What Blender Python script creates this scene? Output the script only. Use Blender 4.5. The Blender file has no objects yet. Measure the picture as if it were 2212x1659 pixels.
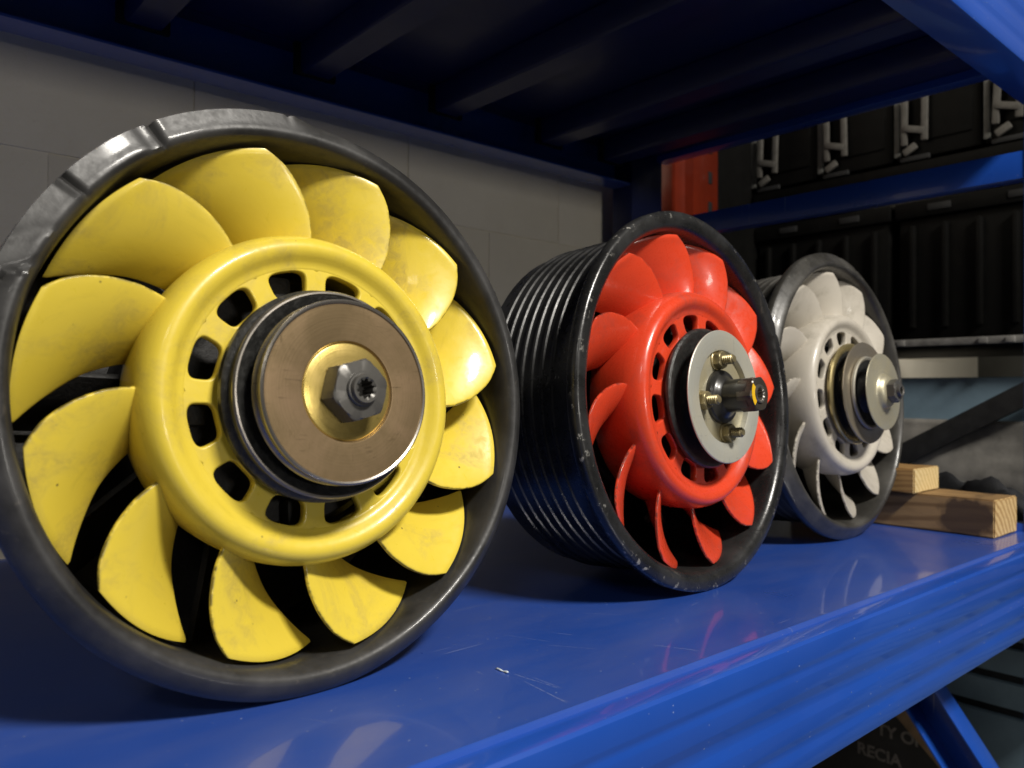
import bpy, bmesh, math, random
from mathutils import Vector, Matrix, noise
R_ = math.radians
PI = math.pi
random.seed(7)
S = bpy.context.scene
COL = S.collection

# ------------------------------------------------------------------ camera
cam_d = bpy.data.cameras.new('camera')
cam = bpy.data.objects.new('camera', cam_d)
COL.objects.link(cam)
cam.location = (-0.17996, -0.33646, 0.14324)
cam.rotation_euler = (1.580468, -0.005914, -0.718256)
cam_d.sensor_fit = 'HORIZONTAL'
cam_d.sensor_width = 36.0
cam_d.lens = 36.0 * 1709.61 / 2212.0
cam_d.clip_start = 0.01
cam_d.clip_end = 50
cam_d.dof.use_dof = True
cam_d.dof.focus_distance = 0.47
cam_d.dof.aperture_fstop = 11.0
S.camera = cam

# ------------------------------------------------------------------ light
world = bpy.data.worlds.new('World')
S.world = world
world.use_nodes = True
bg = world.node_tree.nodes['Background']
bg.inputs[0].default_value = (1.0, 0.93, 0.82, 1)
bg.inputs[1].default_value = 0.012

def area(name, loc, target, sx, sy, power, col):
    d = bpy.data.lights.new(name, 'AREA')
    d.shape = 'RECTANGLE'
    d.size = sx
    d.size_y = sy
    d.energy = power
    d.color = col
    o = bpy.data.objects.new(name, d)
    COL.objects.link(o)
    o.location = loc
    o.rotation_euler = (Vector(target) - Vector(loc)).to_track_quat('-Z', 'Y').to_euler()
    return o
LAMP = (1.0, 0.95, 0.87)
area('ceiling_lamp', (0.25, -1.65, 1.75), (0.25, 0, 0.1), 0.55, 0.22, 70, LAMP)
area('ceiling_lamp', (-1.15, -1.25, 1.25), (0.0, 0.05, 0.1), 0.4, 0.2, 3, LAMP)
area('low_wall_fill', (0.25, -5.2, 0.56), (0.2, 0.4, 0.35), 1.0, 0.36, 34, LAMP)  # added fill lamp without a visible source, lifts the wall under the shelf

S.view_settings.view_transform = 'Standard'
S.view_settings.look = 'None'
S.view_settings.exposure = 0.0
S.view_settings.gamma = 1.0
S.render.engine = 'CYCLES'
S.cycles.max_bounces = 8
S.cycles.use_denoising = True

# ------------------------------------------------------------------ materials
class NT:
    def __init__(s, m):
        s.t = m.node_tree
        s.n = s.t.nodes
    def new(s, typ, **kw):
        x = s.n.new(typ)
        for k, v in kw.items():
            setattr(x, k, v)
        return x
    def link(s, a, b):
        s.t.links.new(a, b)
    def val(s, sock, v):
        if hasattr(v, 'is_output') or hasattr(v, 'links'):
            s.link(v, sock)
        else:
            sock.default_value = v
    def coord(s, kind='Object'):
        return s.new('ShaderNodeTexCoord').outputs[kind]
    def mapping(s, vec, scale=(1, 1, 1), rot=(0, 0, 0), loc=(0, 0, 0)):
        m = s.new('ShaderNodeMapping')
        s.link(vec, m.inputs[0])
        m.inputs['Location'].default_value = loc
        m.inputs['Rotation'].default_value = rot
        m.inputs['Scale'].default_value = scale
        return m.outputs[0]
    def noise(s, vec, scale, detail=4, rough=.55, dist=0):
        n = s.new('ShaderNodeTexNoise')
        s.link(vec, n.inputs['Vector'])
        n.inputs['Scale'].default_value = scale
        n.inputs['Detail'].default_value = detail
        n.inputs['Roughness'].default_value = rough
        n.inputs['Distortion'].default_value = dist
        return n.outputs['Fac']
    def ramp(s, fac, a, b, va=0.0, vb=1.0):
        r = s.new('ShaderNodeMapRange')
        s.link(fac, r.inputs[0])
        r.inputs[1].default_value = a
        r.inputs[2].default_value = b
        r.inputs[3].default_value = va
        r.inputs[4].default_value = vb
        return r.outputs[0]
    def math(s, op, a, b=0.0):
        m = s.new('ShaderNodeMath', operation=op)
        s.val(m.inputs[0], a)
        s.val(m.inputs[1], b)
        return m.outputs[0]
    def mix(s, fac, a, b):
        m = s.new('ShaderNodeMix', data_type='RGBA')
        s.val(m.inputs[0], fac)
        for sock, v in ((m.inputs[6], a), (m.inputs[7], b)):
            if isinstance(v, (tuple, list)):
                sock.default_value = (*v[:3], 1)
            else:
                s.link(v, sock)
        return m.outputs[2]
    def bump(s, h, strength, dist):
        b = s.new('ShaderNodeBump')
        s.link(h, b.inputs['Height'])
        b.inputs['Strength'].default_value = strength
        b.inputs['Distance'].default_value = dist
        return b.outputs[0]

def mat(name, col, rough=.5, metal=0.0, coat=0.0, spec=.5):
    m = bpy.data.materials.new(name)
    m.use_nodes = True
    p = m.node_tree.nodes['Principled BSDF']
    p.inputs['Base Color'].default_value = (*col, 1)
    p.inputs['Roughness'].default_value = rough
    p.inputs['Metallic'].default_value = metal
    p.inputs['Coat Weight'].default_value = coat
    p.inputs['Coat Roughness'].default_value = .08
    p.inputs['Specular IOR Level'].default_value = spec
    return m, p, NT(m)

def worn_paint(name, col, dirt, rough, seed, coat=.35, dirt_amt=.5, speck=.62):
    """gloss paint with thin grime patches, tiny dark chips and uneven sheen"""
    m, p, n = mat(name, col, rough, 0, coat)
    oi = n.new('ShaderNodeObjectInfo')
    off = n.new('ShaderNodeVectorMath', operation='SCALE')
    off.inputs[0].default_value = (3.1, 7.7, 5.3)
    n.link(oi.outputs['Random'], off.inputs['Scale'])
    ad = n.new('ShaderNodeVectorMath', operation='ADD')
    n.link(n.mapping(n.coord(), loc=(seed, seed * .7, seed * .3)), ad.inputs[0])
    n.link(off.outputs[0], ad.inputs[1])
    v = ad.outputs[0]
    big = n.noise(v, 21, 5, .62, .8)
    fine = n.noise(v, 190, 4, .65, .6)
    str_ = n.noise(n.mapping(v, scale=(40, 320, 40), rot=(.4, .7, .2)), 1, 4, .6)
    patch = n.math('MULTIPLY', n.ramp(big, .50, .66), n.ramp(fine, .30, .60))
    patch = n.math('MULTIPLY', patch, dirt_amt)
    c = n.mix(patch, col, dirt)
    c = n.mix(n.ramp(str_, .60, .74, 0, dirt_amt * .35), c, tuple(x * .62 for x in col))
    vo = n.new('ShaderNodeTexVoronoi')
    n.link(v, vo.inputs['Vector'])
    vo.inputs['Scale'].default_value = 120
    vo.inputs['Randomness'].default_value = 1
    chip = n.math('MULTIPLY', n.ramp(vo.outputs['Distance'], .10, .05), n.ramp(n.noise(v, 55, 2), speck, speck + .03))
    c = n.mix(n.math('MULTIPLY', chip, .8), c, (.06, .045, .03))
    at = n.new('ShaderNodeAttribute', attribute_name='edge')
    ew = n.math('MULTIPLY', at.outputs['Fac'], n.ramp(n.noise(v, 140, 4, .7), .40, .56))
    c = n.mix(n.math('MULTIPLY', ew, .85), c, tuple(x * .16 + .01 for x in dirt))
    n.link(c, p.inputs['Base Color'])
    n.link(n.math('ADD', n.ramp(fine, .3, .7, rough * .7, rough * 1.25), n.math('MULTIPLY', patch, .3)), p.inputs['Roughness'])
    n.link(n.bump(n.math('ADD', fine, n.math('MULTIPLY', big, 1.5)), .10, .0006), p.inputs['Normal'])
    return m

M = {}
M['yellow'] = worn_paint('yellow_paint', (.76, .585, .060), (.42, .32, .075), .37, 1.0, .2, .7, .58)
M['red'] = worn_paint('red_paint', (.72, .062, .022), (.36, .05, .03), .30, 5.0, .35, .6, .63)
M['white'] = worn_paint('grey_white_paint', (.52, .48, .41), (.33, .30, .24), .42, 9.0, .15, .7, .66)

def housing_mat(name, col, rough, chipcol, chip_lo, rmin, R, metal=0.0, seed=0.0, sheen=.0):
    """dark coated casting; paint knocked off along the outer lip"""
    m, p, n = mat(name, col, rough, metal, .15)
    co = n.coord()
    v = n.mapping(co, loc=(seed, seed, seed))
    sx = n.new('ShaderNodeSeparateXYZ')
    n.link(co, sx.inputs[0])
    dz = n.math('SUBTRACT', sx.outputs[2], R)
    rad = n.math('SQRT', n.math('ADD', n.math('POWER', sx.outputs[0], 2.0), n.math('POWER', n.math('ABSOLUTE', dz), 2.0)))
    lip = n.math('MULTIPLY', n.ramp(rad, rmin, rmin + .006), n.ramp(sx.outputs[1], .008, .003))
    nz = n.noise(v, 120, 6, .7)
    chips = n.math('MULTIPLY', lip, n.ramp(nz, chip_lo, chip_lo + .025))
    fine = n.noise(v, 240, 4, .6)
    big = n.noise(v, 22, 5, .6)
    c = n.mix(n.ramp(big, .42, .66), col, tuple(min(1, x * 2.1 + .006) for x in col))
    c = n.mix(n.ramp(n.noise(v, 60, 6, .7, 1.5), .62, .74, 0, .35), c, (.16, .14, .115))
    c = n.mix(chips, c, chipcol)
    n.link(c, p.inputs['Base Color'])
    n.link(n.ramp(n.math('ADD', big, fine), .7, 1.3, rough * .72, rough * 1.3), p.inputs['Roughness'])
    n.link(n.bump(n.math('ADD', fine, n.math('MULTIPLY', nz, 1.2)), .13, .0006), p.inputs['Normal'])
    return m
M['rim_y'] = housing_mat('charcoal_satin_housing', (.020, .0195, .019), .45, (.33, .29, .2), .665, .136, .14, seed=2)
M['rim_r'] = housing_mat('black_enamel_housing', (.012, .012, .012), .30, (.32, .31, .28), .592, .1325, .139, seed=11)
M['rim_w'] = housing_mat('dull_grey_housing', (.032, .0305, .027), .38, (.16, .15, .13), .63, .135, .1426, seed=23)

def cast_black(name, col, rough):
    m, p, n = mat(name, col, rough)
    v = n.coord()
    f = n.noise(v, 320, 5, .7)
    n.link(n.mix(n.ramp(f, .45, .7), col, tuple(x * 2.6 for x in col)), p.inputs['Base Color'])
    n.link(n.bump(f, .5, .0012), p.inputs['Normal'])
    return m
M['cast'] = cast_black('rough_black_casting', (.008, .0075, .007), .6)

def metal(name, col, rough, tint=None, seed=0.0, metalness=1.0, amt=.6, R=.14, rings=.5):
    """plated steel: blotchy plating, lathe rings about the shaft and a few cross scuffs"""
    m, p, n = mat(name, col, rough, metalness)
    co = n.coord()
    v = n.mapping(co, loc=(seed, seed * .3, seed * .7))
    big = n.noise(v, 34, 6, .65, .5)
    sx = n.new('ShaderNodeSeparateXYZ')
    n.link(co, sx.inputs[0])
    dz = n.math('SUBTRACT', sx.outputs[2], R)
    rad = n.math('SQRT', n.math('ADD', n.math('MULTIPLY', sx.outputs[0], sx.outputs[0]), n.math('MULTIPLY', dz, dz)))
    cx = n.new('ShaderNodeCombineXYZ')
    n.link(n.math('MULTIPLY', rad, 1400.0), cx.inputs[0])
    n.link(n.math('MULTIPLY', n.noise(v, 12, 2), 1.5), cx.inputs[1])
    ring = n.noise(cx.outputs[0], 1.0, 3, .6)
    cross = n.math('MAXIMUM', n.noise(n.mapping(v, scale=(700, 60, 70)), 1, 4, .6), n.noise(n.mapping(v, scale=(70, 60, 700)), 1, 4, .6))
    scuff = n.math('MULTIPLY', n.ramp(cross, .60, .72), n.ramp(n.noise(v, 48, 3), .48, .60))
    c = n.mix(n.math('MULTIPLY', n.ramp(big, .38, .66), amt), col, tint or tuple(x * .55 for x in col))
    c = n.mix(n.ramp(ring, .42, .70, 0, rings * .5), c, tuple(x * .55 for x in col))
    c = n.mix(n.math('MULTIPLY', scuff, .6), c, tuple(x * .30 for x in col))
    c = n.mix(n.ramp(n.noise(v, 170, 5, .7), .64, .74, 0, .5), c, tuple(x * .35 for x in col))
    n.link(c, p.inputs['Base Color'])
    n.link(n.ramp(big, .35, .7, rough * .8, rough * 1.35), p.inputs['Roughness'])
    n.link(n.bump(n.math('ADD', n.noise(v, 500, 3), n.math('ADD', n.math('MULTIPLY', ring, rings * 2.5), scuff)), .09, .0004), p.inputs['Normal'])
    return m
M['bronze'] = metal('bronzed_zinc', (.33, .235, .125), .38, (.25, .165, .10), 1, .7)
M['gold'] = metal('yellow_passivate', (.64, .48, .13), .30, (.50, .37, .14), 3, .75)
M['bolt_gold'] = metal('dull_brass_plate', (.46, .39, .22), .34, (.34, .28, .15), 4, .75, .6, .1389, .2)
M['gold_w'] = metal('yellow_passivate_rim', (.52, .43, .20), .30, (.40, .32, .17), 3, .75, .6, .14256)
M['bronze_w'] = metal('bronzed_zinc_disc', (.38, .335, .26), .36, (.30, .25, .18), 2, .7, .6, .14256)
M['zinc'] = metal('dull_zinc', (.56, .56, .50), .46, (.47, .44, .34), 6, .45, .7, .1389, .25)
M['zinc_c'] = metal('stained_zinc', (.50, .47, .36), .40, (.42, .36, .20), 16, .5, .9, .1389, .3)
M['zinc_w'] = metal('dull_zinc_flange', (.55, .53, .46), .40, (.40, .36, .26), 7, .6, .7, .14256)
M['palegold'] = metal('pale_passivate', (.56, .53, .41), .38, (.50, .44, .27), 8, .6, .7, .14256)
M['steel'] = metal('bare_steel', (.40, .37, .33), .30, (.20, .18, .15), 12, .85)
M['nut'] = metal('grey_steel_nut', (.135, .13, .12), .40, (.08, .075, .068), 14, .5, .6, .14, .1)
M['darknut'] = metal('blackened_steel', (.085, .072, .058), .32, (.04, .036, .03), 17, .5, .6, .1389, .1)
M['belt'] = cast_black('black_pulley_paint', (.020, .020, .019), .36)
M['tube'] = mat('black_satin_tube', (.022, .021, .019), .34, 0, .2)[0]
M['mark'] = mat('yellow_paint_mark', (.75, .45, .01), .5)[0]
M['dark'] = mat('dark_void_black', (.006, .006, .006), .7)[0]

def blue_paint(name='blue_powder_coat', marks=(), film=.06):
    m, p, n = mat(name, (.013, .072, .42), .30, 0, .5)
    p.inputs['Coat Roughness'].default_value = .05
    v = n.coord()
    big = n.noise(v, 7, 4)
    peel = n.noise(v, 420, 2)
    c = n.mix(n.ramp(big, .35, .7), (.006, .064, .39), (.008, .074, .43))
    # long thin handling scratches, kept sparse
    def scr(rot, sc, lo):
        a = n.noise(n.mapping(v, rot=(0, 0, rot), scale=(9, 700, 9)), 1, 2, .4)
        b = n.noise(n.mapping(v, loc=(3, sc, 1)), sc, 2)
        return n.math('MULTIPLY', n.ramp(a, lo, lo + .02), n.ramp(b, .60, .64))
    s = n.math('MAXIMUM', scr(.55, 14, .715), scr(-.35, 11, .73))
    vo = n.new('ShaderNodeTexVoronoi')
    n.link(v, vo.inputs['Vector'])
    vo.inputs['Scale'].default_value = 150
    dust = n.math('MULTIPLY', n.ramp(vo.outputs['Distance'], .085, .05), n.ramp(n.noise(v, 30, 3), .48, .55))
    mk = n.math('MAXIMUM', n.math('MULTIPLY', s, .55), n.math('MULTIPLY', dust, .6))
    if marks:
        sx = n.new('ShaderNodeSeparateXYZ')
        wob = n.noise(v, 260, 2)
        n.link(v, sx.inputs[0])
        px = n.math('ADD', sx.outputs[0], n.math('MULTIPLY', n.math('SUBTRACT', wob, .5), .0010))
        py = sx.outputs[1]
        brk = n.ramp(n.noise(v, 420, 2), .36, .52)
        for (ax, ay), (bx, by), wd, st in marks:
            L = math.hypot(bx - ax, by - ay)
            ux, uy = (bx - ax) / L, (by - ay) / L
            qx, qy = n.math('SUBTRACT', px, ax), n.math('SUBTRACT', py, ay)
            al = n.math('ADD', n.math('MULTIPLY', qx, ux), n.math('MULTIPLY', qy, uy))
            ac = n.math('ABSOLUTE', n.math('SUBTRACT', n.math('MULTIPLY', qx, uy), n.math('MULTIPLY', qy, ux)))
            end = n.math('ABSOLUTE', n.math('SUBTRACT', al, L / 2))
            g = n.math('MULTIPLY', n.ramp(ac, wd, wd * .4), n.ramp(end, L / 2, L / 2 - .004))
            mk = n.math('MAXIMUM', mk, n.math('MULTIPLY', n.math('MULTIPLY', g, brk), st))
    c = n.mix(mk, c, (.42, .47, .62))
    haze = n.ramp(n.noise(n.mapping(v, scale=(6, 22, 6), rot=(0, 0, .5)), 1, 5, .6), .42, .75, film * .35, film)
    c = n.mix(haze, c, (.20, .21, .33))
    n.link(c, p.inputs['Base Color'])
    n.link(n.math('ADD', n.ramp(big, .3, .7, .26, .36), n.math('MULTIPLY', mk, .3)), p.inputs['Roughness'])
    n.link(n.bump(peel, .03, .0004), p.inputs['Normal'])
    return m
M['blue'] = blue_paint()
rs = random.Random(4)
MARKS = [((.1769, -.0491), (.1897, -.0746), .00022, .8), ((.0864, -.0327), (.0908, -.0643), .00022, .7), ((.0839, -.044), (.0806, -.0794), .0003, .5),
         ((.0747, -.0157), (.0743, -.0252), .0003, .5), ((.149, .0037), (.1569, -.01), .00025, .5), ((.091, .0253), (.0931, .0193), .0003, .5),
         ((.0908, -.0432), (.0917, -.0635), .0002, .6), ((.2599, -.015), (.2745, -.012), .0003, .35)]
for k in range(9):
    mx, my, ma, ml = rs.uniform(-.08, .6), rs.uniform(-.08, .03), rs.uniform(-1.9, -.6), rs.uniform(.008, .035)
    MARKS.append(((mx, my), (mx + ml * math.cos(ma), my + ml * math.sin(ma)), .00022, rs.uniform(.2, .45)))
M['blue_deck'] = blue_paint('blue_powder_coat_worn', MARKS, .26)

def shaded_blue_paint():  # rack blue darkened: shade under the shelf and on rear post put into colour
    m, p, n = mat('blue_powder_coat_shaded', (.004, .010, .055), .42, 0, .1)
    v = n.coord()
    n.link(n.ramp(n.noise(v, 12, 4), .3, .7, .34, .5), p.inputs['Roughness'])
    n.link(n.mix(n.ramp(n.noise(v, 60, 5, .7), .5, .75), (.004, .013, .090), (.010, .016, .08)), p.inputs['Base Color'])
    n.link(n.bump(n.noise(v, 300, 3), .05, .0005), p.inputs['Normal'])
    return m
M['blue_shaded'] = shaded_blue_paint()

def wall_mat():
    m, p, n = mat('painted_block', (.50, .48, .42), .65)
    v = n.coord('Object')
    f = n.noise(v, 260, 5, .65)
    g = n.noise(v, 9, 4)
    n.link(n.mix(n.ramp(g, .35, .7), (.72, .665, .54), (.80, .745, .61)), p.inputs['Base Color'])
    pore = n.math('MULTIPLY', n.ramp(n.noise(v, 520, 3, .7), .66, .74), -1.5)
    n.link(n.bump(n.math('ADD', f, pore), .5, .002), p.inputs['Normal'])
    return m
M['wall'] = wall_mat()

def wood(name, light, dark, ring_axis_scale, rough=.62, end=False, stain=False):
    m, p, n = mat(name, light, rough)
    v = n.coord('Object')
    w = n.new('ShaderNodeTexWave', wave_type='RINGS' if end else 'BANDS')
    if end:
        w.rings_direction = 'Y'
    else:
        w.bands_direction = 'DIAGONAL'
    sc = (1, 1, 1) if end else (1, .12, 1.3)
    n.link(n.mapping(v, scale=sc, loc=(.045, 0, .05) if end else (0, 0, 0)), w.inputs['Vector'])
    w.inputs['Scale'].default_value = ring_axis_scale
    w.inputs['Distortion'].default_value = 3.2 if end else 4.5
    w.inputs['Detail'].default_value = 3
    w.inputs['Detail Scale'].default_value = 1.2
    c = n.mix(n.ramp(w.outputs['Fac'], .35, .95), light, dark)
    if stain:
        sx = n.new('ShaderNodeSeparateXYZ')
        n.link(v, sx.inputs[0])
        # the dark knot near the near end of the side face
        dy = n.math('MULTIPLY', n.math('SUBTRACT', sx.outputs[1], .027), 1 / .027)
        dz = n.math('MULTIPLY', n.math('SUBTRACT', sx.outputs[2], .017), 1 / .020)
        d = n.math('SQRT', n.math('ADD', n.math('MULTIPLY', dy, dy), n.math('MULTIPLY', dz, dz)))
        d = n.math('ADD', d, n.math('MULTIPLY', n.math('SUBTRACT', n.noise(v, 70, 4), .5), .9))
        c = n.mix(n.ramp(d, 1.08, .85, 0, .88), c, (.055, .032, .018))
    c = n.mix(n.ramp(n.noise(n.mapping(v, scale=(300, 40, 300)), 1, 3), .5, .8, 0, .4), c, tuple(x * .5 for x in dark))
    n.link(c, p.inputs['Base Color'])
    n.link(n.bump(n.noise(n.mapping(v, scale=(500, 60, 500)), 1, 3), .3, .0005), p.inputs['Normal'])
    return m
M['wood_side'] = wood('old_pine_side', (.34, .21, .09), (.20, .115, .045), 40, stain=True)
M['wood_end'] = wood('pine_end_grain', (.66, .47, .21), (.42, .25, .09), 40, end=True)
M['wood2_side'] = wood('brown_offcut_side', (.38, .22, .075), (.26, .14, .045), 90)
M['wood2_end'] = wood('fresh_sawn_end', (.72, .56, .28), (.60, .43, .18), 50, end=True)

def plain(name, col, rough, nscale=40, amt=.5, bump=.2, metalness=0.0, coat=0.0):
    m, p, n = mat(name, col, rough, metalness, coat)
    v = n.coord()
    f = n.noise(v, nscale, 5, .6)
    n.link(n.mix(n.ramp(f, .35, .7), tuple(x * (1 - amt) for x in col), tuple(min(1, x * (1 + amt)) for x in col)), p.inputs['Base Color'])
    n.link(n.bump(n.noise(v, nscale * 6, 3), bump, .001), p.inputs['Normal'])
    return m
M['orange'] = plain('orange_enamel', (.12, .011, .002), .34, 30, .15, .1, 0, .3)
M['blackplastic'] = plain('black_plastic', (.003, .0029, .0026), .5, 50, .3)
M['blackplastic'].node_tree.nodes['Principled BSDF'].inputs['Specular IOR Level'].default_value = .13
M['latch'] = plain('pale_grey_latch', (.085, .080, .071), .4, 60, .25)
M['edge'] = plain('grey_case_edge', (.09, .09, .082), .5, 60, .3)
M['greybar'] = plain('grey_steel_edge', (.17, .165, .155), .4, 60, .3)
M['blackbrace'] = plain('black_steel_brace', (.02, .02, .02), .35, 60, .3, .1)
M['teal'] = plain('blue_grey_steel', (.19, .28, .35), .45, 12, .15, .1)
M['teal_dark'] = plain('dark_groove_rubber', (.012, .015, .017), .6)
M['greysheet'] = plain('dusty_grey_sheet', (.20, .19, .17), .55, 14, .45, .2)
M['cloth'] = plain('black_cloth', (.010, .011, .014), .8, 90, .3, .6)
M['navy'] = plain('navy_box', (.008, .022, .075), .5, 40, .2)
M['card'] = plain('tan_cardboard', (.33, .22, .12), .7, 60, .2)
M['sign'] = plain('dark_sign_board', (.022, .021, .021), .5, 40, .3)
M['signtext'] = plain('worn_grey_lettering', (.26, .235, .21), .6, 90, .35)
M['floor'] = plain('grey_floor', (.10, .10, .095), .5, 8, .25)
M['flake'] = plain('pale_blue_flake', (.55, .62, .75), .5)

# ------------------------------------------------------------------ mesh helpers
def finish(bm, name, material, parent=None, angle=35, loc=None):
    bmesh.ops.recalc_face_normals(bm, faces=bm.faces[:])
    lim = R_(angle)
    for f in bm.faces:
        f.smooth = True
    for e in bm.edges:
        if len(e.link_faces) == 2:
            e.smooth = e.calc_face_angle(0) < lim
    me = bpy.data.meshes.new(name)
    bm.to_mesh(me)
    bm.free()
    mats = material if isinstance(material, (list, tuple)) else [material]
    for mm in mats:
        me.materials.append(mm)
    o = bpy.data.objects.new(name, me)
    COL.objects.link(o)
    if parent is not None:
        o.parent = parent
    if loc:
        o.location = loc
    return o

def instance(src, parent, name=None):
    c = src.copy()
    COL.objects.link(c)
    if parent is not None:
        c.parent = parent
    return c

def empty(name, loc, rot=(0, 0, 0)):
    o = bpy.data.objects.new(name, None)
    COL.objects.link(o)
    o.location = loc
    o.rotation_euler = rot
    o.empty_display_size = .05
    return o

def tag(o, label, cat, group=None, kind=None):
    if label:
        o['label'] = label
    if cat:
        o['category'] = cat
    if group:
        o['group'] = group
    if kind:
        o['kind'] = kind
    return o

def add_box(bm, c, s, bev=0.0, rot=None, mi=0):
    r = bmesh.ops.create_cube(bm, size=1.0)
    vs = r['verts']
    bmesh.ops.scale(bm, verts=vs, vec=s)
    fs = list({f for v in vs for f in v.link_faces})
    if bev > 0:
        es = list({e for v in vs for e in v.link_edges})
        rb = bmesh.ops.bevel(bm, geom=es, offset=bev, segments=2, profile=.6, affect='EDGES')
        vs = list({v for f in rb['faces'] for v in f.verts} | {v for v in vs if v.is_valid})
        fs = list({f for v in vs for f in v.link_faces})
    if rot is not None:
        bmesh.ops.rotate(bm, verts=vs, cent=(0, 0, 0), matrix=rot)
    bmesh.ops.translate(bm, verts=vs, vec=c)
    for f in fs:
        f.material_index = mi
    return vs

def lathe(bm, prof, Z, n=128, closed=False, mod=None, a0=0.0, a1=2 * PI):
    """revolve (r, w) about the fan axis; w points to the front (-Y); Z = axis height"""
    full = abs(a1 - a0 - 2 * PI) < 1e-6
    cnt = n if full else n + 1
    rings = []
    for (r, w) in prof:
        ring = []
        for k in range(cnt):
            a = a0 + (a1 - a0) * k / n
            rr, ww = (r, w) if mod is None else mod(r, w, a)
            ring.append(bm.verts.new((rr * math.cos(a), -ww, Z + rr * math.sin(a))))
        rings.append(ring)
    m = len(rings)
    for i in range(m if closed else m - 1):
        A, B = rings[i], rings[(i + 1) % m]
        for k in range(n):
            k2 = (k + 1) % cnt
            if not full and k == n:
                continue
            bm.faces.new((A[k], A[k2], B[k2], B[k]))
    return rings

def cap(bm, ring):
    bm.faces.new(ring)

def extrude_x(bm, prof, x0, x1, closed=True):
    """sweep a (y, z) outline along X"""
    a = [bm.verts.new((x0, y, z)) for y, z in prof]
    b = [bm.verts.new((x1, y, z)) for y, z in prof]
    n = len(prof)
    for i in range(n if closed else n - 1):
        j = (i + 1) % n
        bm.faces.new((a[i], a[j], b[j], b[i]))
    if closed:
        bm.faces.new(a)
        bm.faces.new(b[::-1])

def interp(tab, x):
    if x <= tab[0][0]:
        return tab[0][1]
    for (x0, y0), (x1, y1) in zip(tab, tab[1:]):
        if x <= x1:
            return y0 + (y1 - y0) * (x - x0) / (x1 - x0)
    return tab[-1][1]

def smooth_tab(tab, n=60):
    """Catmull-Rom resample of a table so edges come out as clean curves"""
    xs = [p[0] for p in tab]
    out = []
    for i in range(len(tab) - 1):
        p0 = tab[max(0, i - 1)]; p1 = tab[i]; p2 = tab[i + 1]; p3 = tab[min(len(tab) - 1, i + 2)]
        for k in range(12):
            t = k / 12
            x = p1[0] + (p2[0] - p1[0]) * t
            m1 = (p2[1] - p0[1]) / (p2[0] - p0[0]) * (p2[0] - p1[0])
            m2 = (p3[1] - p1[1]) / (p3[0] - p1[0]) * (p2[0] - p1[0])
            h = ((2 * t**3 - 3 * t**2 + 1) * p1[1] + (t**3 - 2 * t**2 + t) * m1 + (-2 * t**3 + 3 * t**2) * p2[1] + (t**3 - t**2) * m2)
            out.append((x, h))
    out.append(tab[-1])
    return out

# ------------------------------------------------------------------ setting: wall, floor
Zf = -0.75
bm = bmesh.new()
add_box(bm, (1.0, .4955, .6), (6.0, .03, 3.0))
wall = finish(bm, 'wall', M['wall'])
wall['kind'] = 'structure'
# painted concrete blocks with recessed joints, running bond
bw, bh, jt = .259, .129, .0012
bmw = bmesh.new()
add_box(bmw, (0, 0, 0), (bw - jt, .022, bh - jt), .0012)
blk = None
for row in range(-3, 4):
    z = .357 + bh / 2 + row * bh
    for ci in range(-2, 6):
        x = .361 + bw / 2 + ci * bw + (0 if row % 2 == 0 else bw / 2)
        if blk is None:
            blk = finish(bmw, 'block', M['wall'], wall)
            o = blk
        else:
            o = instance(blk, wall)
        o.location = (x, .490 + random.uniform(-.0006, .0006), z)
bm = bmesh.new()
add_box(bm, (.5, -1.0, Zf - .02), (6, 5, .04))
fl = finish(bm, 'floor', M['floor'])
fl['kind'] = 'structure'
bm = bmesh.new()
add_box(bm, (2.3, .0, .6), (.04, 3.0, 3.0))
sw = finish(bm, 'side_wall', plain('dim_side_wall', (.10, .10, .09), .7, 6, .2))
sw['kind'] = 'structure'

# ------------------------------------------------------------------ the blue shelving rack
YF, YB = -.1013, .457           # front and rear faces
X0, X1 = -.60, .80
rack = empty('shelving_rack', (X0, YF, Zf))
rack_inv = Matrix.Translation((-X0, -YF, -Zf))
tag(rack, 'blue powder coated steel shelving rack carrying the three fans', 'shelving rack')

def rpart(bm, name, angle=35, m='blue'):
    o = finish(bm, name, M[m], rack, angle)
    o.matrix_parent_inverse = rack_inv
    return o

def beam_profile(yf, ztop, sgn, h=.0775):
    """outline of a roll formed beam: top ledge, ribbed face, bottom return"""
    P = [(.0136, 0), (.004, 0), (.0018, -.0006), (.0004, -.0022), (0, -.0045)]
    for zc, w0, w1, dep in ((-.0170, .0034, .0012, .0007), (-.0375, .0075, .0030, .0015), (-.0600, .0052, .0020, .0010)):
        P += [(0, zc + w0 + .0008), (dep * .12, zc + w0), (dep * .9, zc + w1), (dep, zc + w1 - .0006), (dep, zc - w1 + .0006), (dep * .9, zc - w1), (dep * .12, zc - w0), (0, zc - w0 - .0008)]
    P += [(0, -h + .003), (.0009, -h + .0009), (.003, -h), (.036, -h), (.036, -h + .0025), (.006, -h + .003), (.0045, -.006), (.0136, -.004)]
    return [(yf + sgn * y, ztop + z) for y, z in P]

for nm, yy, zt, sg in (('front_beam', YF, -.001, 1), ('rear_beam', YB, -.001, -1),
                       ('upper_front_beam', YF, .5245, 1), ('upper_rear_beam', YB, .5245, -1)):
    bm = bmesh.new()
    extrude_x(bm, beam_profile(yy, zt, sg), X0, X1 - .035)
    rpart(bm, nm, 24)

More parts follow.
